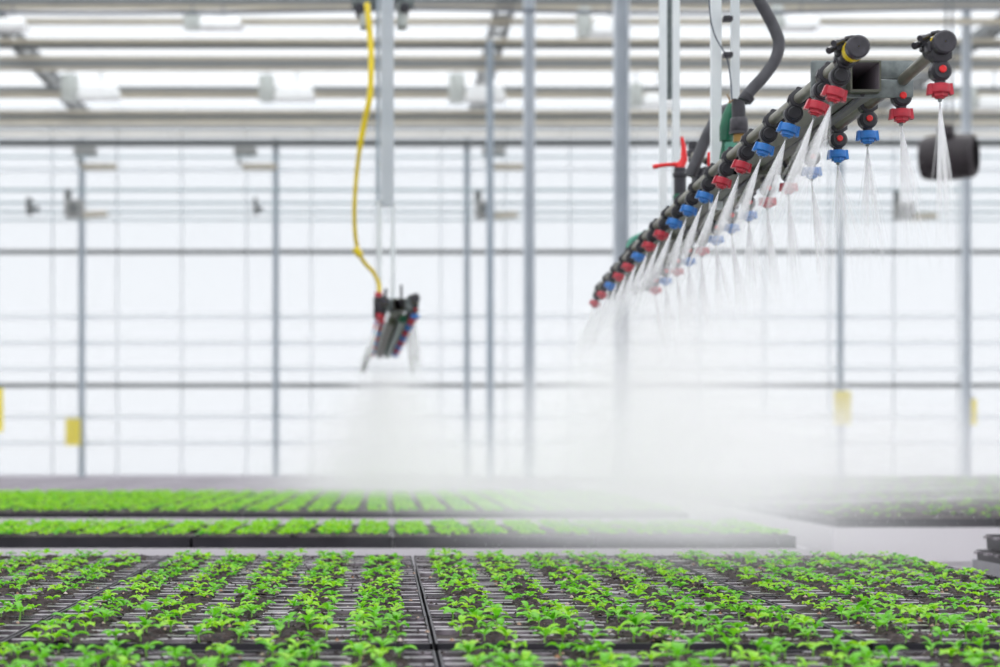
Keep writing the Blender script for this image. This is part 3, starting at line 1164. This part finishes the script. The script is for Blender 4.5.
# control cord looping between the hangers
mb = MB()
P = smooth_pts([at(x, y, 4.03) for x, y in ((709, 0), (711, 22), (716, 38), (724, 52), (728, 62), (731, 84), (732, 108))])
mb.tube(P, .0016, 'cable', 6)
tag(mb.build('control_cord'), 'thin dark cord looping between the two right hangers', 'cord')
for y in (19, 55):
    mb = MB()
    c = at(727.5, y, 4.03)
    mb.box(c.x - .010, c.x + .010, 4.02, 4.04, c.z - .005, c.z + .005, 'black', b=.001)
    tag(mb.build('cord_clip'), 'black clip between the right hangers, %s one' % ('upper' if y < 30 else 'lower'), 'clip', 'clips between the hangers')

# ------------------------------------------------------------------ water: sprays and falling drops
def streak(mb, p, d, L, r):
    d = d.normalized()
    a = d.cross(Vector((.3, 1, .2))).normalized() * r
    b = d.cross(a).normalized() * r
    q = p + d * L
    mb.add([p, p + d * L * .5 + a, p + d * L * .5 - a * .5 + b * .87, p + d * L * .5 - a * .5 - b * .87, q],
           [(0, 1, 2), (0, 2, 3), (0, 3, 1), (4, 2, 1), (4, 3, 2), (4, 1, 3)], 'drop')


SPRAY_L = .30


def spray_material():
    """Thin filaments of atomised water: milky at the nozzle, ever more see-through further down."""
    m = bpy.data.materials.new('spray_water')
    m.use_nodes = True
    nt = m.node_tree
    N, L = nt.nodes, nt.links
    N.clear()
    out = N.new('ShaderNodeOutputMaterial')
    tc = N.new('ShaderNodeTexCoord')
    sp = N.new('ShaderNodeSeparateXYZ')
    L.new(tc.outputs['Object'], sp.inputs[0])
    mr = N.new('ShaderNodeMapRange')
    mr.inputs['From Min'].default_value = -SPRAY_L
    mr.inputs['From Max'].default_value = 0
    mr.inputs['To Min'].default_value = 0
    mr.inputs['To Max'].default_value = 1
    L.new(sp.outputs[2], mr.inputs['Value'])
    pw = N.new('ShaderNodeMath')
    pw.operation = 'POWER'
    L.new(mr.outputs['Result'], pw.inputs[0])
    pw.inputs[1].default_value = 3.1
    ml = N.new('ShaderNodeMath')
    ml.operation = 'MULTIPLY'
    L.new(pw.outputs[0], ml.inputs[0])
    ml.inputs[1].default_value = SPRAY_A
    tr = N.new('ShaderNodeBsdfTransparent')
    df = N.new('ShaderNodeBsdfDiffuse')
    df.inputs['Color'].default_value = (.93, .935, .95, 1)
    tl = N.new('ShaderNodeBsdfTranslucent')
    tl.inputs['Color'].default_value = (.93, .935, .95, 1)
    m1 = N.new('ShaderNodeMixShader')
    m1.inputs['Fac'].default_value = .5
    L.new(df.outputs[0], m1.inputs[1])
    L.new(tl.outputs[0], m1.inputs[2])
    m2 = N.new('ShaderNodeMixShader')
    L.new(ml.outputs[0], m2.inputs['Fac'])
    L.new(tr.outputs[0], m2.inputs[1])
    L.new(m1.outputs[0], m2.inputs[2])
    L.new(m2.outputs[0], out.inputs['Surface'])
    return m


SPRAY_A = .24
SPRAY_MAT = spray_material()


def spray_mesh(seed):
    mb = MB()
    rnd = random.Random(seed)
    for k in range(44):
        ax = max(-.26, min(.26, rnd.gauss(0, .062)))
        ay = rnd.uniform(-.30, .30)
        d = Vector((ax, ay, -1))
        ln = SPRAY_L * rnd.uniform(.35, 1.)
        side = Vector((1, 0, ax)).normalized()
        fw = Vector((0, 1, 0))
        vs, fs = [], []
        st = [0., .12, .35, .7, 1.]
        for q in st:
            p = d * (ln * q) + Vector((rnd.uniform(-.0006, .0006), 0, 0))
            r = .0006 + .016 * (ln * q) * rnd.uniform(.7, 1.3)
            if q == 1.:
                r *= .3
            vs += [p + side * r, p + fw * r * .8, p - side * r, p - fw * r * .8]
        for i in range(4):
            for j in range(4):
                e = (j + 1) % 4
                fs.append((i * 4 + j, i * 4 + e, i * 4 + 4 + e, i * 4 + 4 + j))
        mb.add(vs, fs, 'drop')
    o = mb.build('water_spray')
    o.data.materials.clear()
    o.data.materials.append(SPRAY_MAT)
    return o


SPRAY_SRCS = [spray_mesh(900 + k) for k in range(4)]
SPRAY_FIRST = [True] * 4


def spray(tip, d, row, i, which, n, hx, length):
    k = i % 4
    if SPRAY_FIRST[k]:
        o = SPRAY_SRCS[k]
        SPRAY_FIRST[k] = False
    else:
        o = SPRAY_SRCS[k].copy()
        COL.objects.link(o)
    tilt = math.atan2(-d.x, -d.z)
    rnd = random.Random(i * 13 + row)
    extra = rnd.uniform(.0, .06) if row < 0 else rnd.uniform(-.16, -.02)
    o.matrix_world = Matrix.Translation(tip) @ Matrix.Rotation(tilt + extra, 4, 'Y') @ Matrix.Rotation(rnd.uniform(-.3, .3), 4, 'Z')
    return o

rowname = {-1: 'hidden-face', 1: 'button-face'}
cnt = {-1: 0, 1: 0}
for i, (p, d, row, v) in enumerate(tips1):
    cnt[row] += 1
    o = spray(p, d, row, i, 1, 1500 if v < 1.2 else 900, .13 if row < 0 else .17, .34)
    tag(o, 'white water spray under the %s nozzle from the open end, %s pipe of nearer boom' % (ORD[cnt[row] - 1], 'left' if row < 0 else 'right'),
        'water spray', 'sprays of the nearer boom', 'stuff')
cnt = {-1: 0, 1: 0}
for i, (p, d, row, v) in enumerate(tips2):
    cnt[row] += 1
    if cnt[row] > 6:
        continue
    o = spray(p, d, row, 100 + i, 2, 260, .16, .4)
    tag(o, 'faint water spray under the %s nozzle from the near end, %s pipe of distant boom' % (ORD[cnt[row] - 1], 'left' if row < 0 else 'right'),
        'water spray', 'sprays of the distant boom', 'stuff')

mb = MB()
rnd = random.Random(5)
for k in range(9000):
    Y = rnd.uniform(3.6, 6.4)
    X = .72 + rnd.gauss(0, .22 + .05 * (Y - 3))
    z = rnd.uniform(-.27, .12)
    if abs(X - .72) > .15 + (.5 - z) * .55:
        continue
    streak(mb, Vector((X, Y, CZ + z)), Vector((rnd.uniform(-.1, .1), rnd.uniform(-.05, .05), -1)), rnd.uniform(.004, .009), rnd.uniform(.00016, .0003))
tag(mb.build('falling_drops', smooth=False), 'fine falling water drops beneath the nearer spray boom', 'water drops', kind='stuff')


# ------------------------------------------------------------------ mist volumes
def mist(name, label, box, amp, xc, xslope, w0, wz, ztop, zsoft, y_in, y_out, drift=0.):
    """Box of drifting spray mist. Density: a curtain round the line x = xc + xslope*(y-y0), broadening downward."""
    x0, x1, ya, yb, z0, z1 = box
    mb = MB()
    mb.box(x0, x1, ya, yb, z0, z1, 'drop')
    o = mb.build(name, smooth=False)
    m = bpy.data.materials.new(name + '_volume')
    m.use_nodes = True
    nt = m.node_tree
    N, Lk = nt.nodes, nt.links
    N.clear()
    out = N.new('ShaderNodeOutputMaterial')
    vs = N.new('ShaderNodeVolumeScatter')
    vs.inputs['Color'].default_value = (.93, .925, .97, 1)
    vs.inputs['Anisotropy'].default_value = .25
    Lk.new(vs.outputs['Volume'], out.inputs['Volume'])
    tc = N.new('ShaderNodeTexCoord')
    sp = N.new('ShaderNodeSeparateXYZ')
    Lk.new(tc.outputs['Object'], sp.inputs[0])

    def math_(op, a, b=None, clamp=False):
        n = N.new('ShaderNodeMath')
        n.operation = op
        n.use_clamp = clamp
        for i, q in enumerate((a, b)):
            if q is None:
                continue
            if isinstance(q, (int, float)):
                n.inputs[i].default_value = q
            else:
                Lk.new(q, n.inputs[i])
        return n.outputs[0]

    def ramp(v, a, b):
        n = N.new('ShaderNodeMapRange')
        n.interpolation_type = 'SMOOTHSTEP'
        n.inputs['From Min'].default_value = min(a, b)
        n.inputs['From Max'].default_value = max(a, b)
        n.inputs['To Min'].default_value = 0 if a < b else 1
        n.inputs['To Max'].default_value = 1 if a < b else 0
        Lk.new(v, n.inputs['Value'])
        return n.outputs['Result']
    X, Y, Z = sp.outputs[0], sp.outputs[1], sp.outputs[2]
    below = math_('MAXIMUM', math_('SUBTRACT', CZ + ztop, Z), 0.)
    w = math_('ADD', math_('MULTIPLY', below, wz), w0)
    cx = math_('ADD', math_('ADD', math_('MULTIPLY', math_('SUBTRACT', Y, ya), xslope), xc), math_('MULTIPLY', below, drift))
    q = math_('DIVIDE', math_('SUBTRACT', X, cx), w)
    g = math_('EXPONENT', math_('MULTIPLY', math_('MULTIPLY', q, q), -1.))
    g = math_('MULTIPLY', g, ramp(Z, CZ + ztop, CZ + ztop - zsoft))
    g = math_('MULTIPLY', g, ramp(Y, y_in[0], y_in[1]))
    g = math_('MULTIPLY', g, ramp(Y, y_out[1], y_out[0]))
    nz = N.new('ShaderNodeTexNoise')
    nz.inputs['Scale'].default_value = 2.2
    nz.inputs['Detail'].default_value = 2
    Lk.new(tc.outputs['Object'], nz.inputs['Vector'])
    mr = N.new('ShaderNodeMapRange')
    mr.inputs['From Min'].default_value = .3
    mr.inputs['From Max'].default_value = .7
    mr.inputs['To Min'].default_value = .65
    mr.inputs['To Max'].default_value = 1.35
    Lk.new(nz.outputs['Fac'], mr.inputs['Value'])
    g = math_('MULTIPLY', g, mr.outputs['Result'])
    g = math_('MULTIPLY', g, amp)
    Lk.new(g, vs.inputs['Density'])
    o.data.materials.clear()
    o.data.materials.append(m)
    return tag(o, label, 'mist', 'clouds of spray mist', 'stuff')


mist('mist', 'dense white curtain of mist hanging beneath the nearer spray boom',
     (-.1, 2.0, 3.0, 6.4, ZT, CZ + .5), 1.15, .72, 0., .08, .42, .5, .35, (3.1, 5.2), (5.8, 6.39), 0.)
mist('mist', 'low white mist drifting over the second and third benches behind the boom',
     (-1.2, 2.6, 6.42, 7.48, ZT, CZ + .4), .8, .72, .06, .3, .9, .36, .45, (6.42, 6.7), (7.3, 7.48), 0.)
mist('mist', 'white plume of mist spreading beneath the distant spray boom',
     (-1.5, 2.2, 7.5, 12.4, ZT - .06, CZ + .48), .85, .035, -.018, .05, .62, .46, .30, (7.5, 9.2), (11.2, 12.4), .10)
mist('mist', 'thin veil of mist drifting above the hazy trays of the right bench',
     (1.05, 5.4, 6.6, 12.5, ZT - .02, CZ + .3), .32, 1.4, .12, .9, 1.0, .30, .3, (6.6, 7.4), (11, 12.5), 0.)
mb = MB()
mb.box(-15, 21, 15.0, WALL_Y - .02, .03, 5.6, 'drop')
o = mb.build('mist', smooth=False)
m = bpy.data.materials.new('humid_air')
m.use_nodes = True
N, L = m.node_tree.nodes, m.node_tree.links
N.clear()
out = N.new('ShaderNodeOutputMaterial')
vs = N.new('ShaderNodeVolumeScatter')
vs.inputs['Color'].default_value = (.88, .90, .92, 1)
vs.inputs['Density'].default_value = .005
L.new(vs.outputs['Volume'], out.inputs['Volume'])
o.data.materials.clear()
o.data.materials.append(m)
tag(o, 'thin humid haze filling the far half of the greenhouse up to the back wall', 'mist', 'clouds of spray mist', 'stuff')

# ------------------------------------------------------------------ light, camera, render look
w = bpy.data.worlds.new('World')
SC.world = w
w.use_nodes = True
N, L = w.node_tree.nodes, w.node_tree.links
bg = N['Background']
tc = N.new('ShaderNodeTexCoord')
sp = N.new('ShaderNodeSeparateXYZ')
L.new(tc.outputs['Generated'], sp.inputs[0])
# overcast sky: pale at the horizon, about three times brighter at the zenith
mr = N.new('ShaderNodeMapRange')
mr.interpolation_type = 'SMOOTHSTEP'
mr.inputs['From Min'].default_value = .26
mr.inputs['From Max'].default_value = .95
mr.inputs['To Min'].default_value = .87
mr.inputs['To Max'].default_value = 1.75
L.new(sp.outputs[2], mr.inputs['Value'])
lo_ = N.new('ShaderNodeMapRange')
lo_.inputs['From Min'].default_value = -.05
lo_.inputs['From Max'].default_value = .10
lo_.inputs['To Min'].default_value = .80
lo_.inputs['To Max'].default_value = 1.
L.new(sp.outputs[2], lo_.inputs['Value'])
ml = N.new('ShaderNodeMath')
ml.operation = 'MULTIPLY'
L.new(mr.outputs['Result'], ml.inputs[0])
L.new(lo_.outputs['Result'], ml.inputs[1])
bg.inputs['Color'].default_value = (.965, .98, 1, 1)
L.new(ml.outputs[0], bg.inputs['Strength'])

sun = bpy.data.lights.new('sun', 'SUN')
sun.energy = 1.0
sun.angle = math.radians(25)
sun.color = (1, .98, .94)
so = bpy.data.objects.new('sun', sun)
so.rotation_euler = (math.radians(-32), math.radians(14), 0)
COL.objects.link(so)

cam = bpy.data.cameras.new('camera')
cam.sensor_width = 36
cam.lens = 36 * F / 1000
cam.shift_x = (500 - VX) / 1000
cam.shift_y = (VY - 333.5) / 1000
cam.dof.use_dof = True
cam.dof.focus_distance = 3.05
cam.dof.aperture_fstop = 4.9
cam.clip_end = 200
co = bpy.data.objects.new('camera', cam)
co.location = (0, 0, CZ)
co.rotation_euler = (PI / 2, 0, 0)
COL.objects.link(co)
SC.camera = co

SC.view_settings.view_transform = 'Standard'
SC.view_settings.look = 'None'
SC.view_settings.gamma = 1
SC.view_settings.use_curve_mapping = False
SC.view_settings.exposure = .24
cy = SC.cycles
cy.use_denoising = True
cy.max_bounces = 10
cy.diffuse_bounces = 4
cy.transparent_max_bounces = 40
cy.volume_bounces = 3
cy.volume_step_rate = 1.0
cy.volume_max_steps = 128
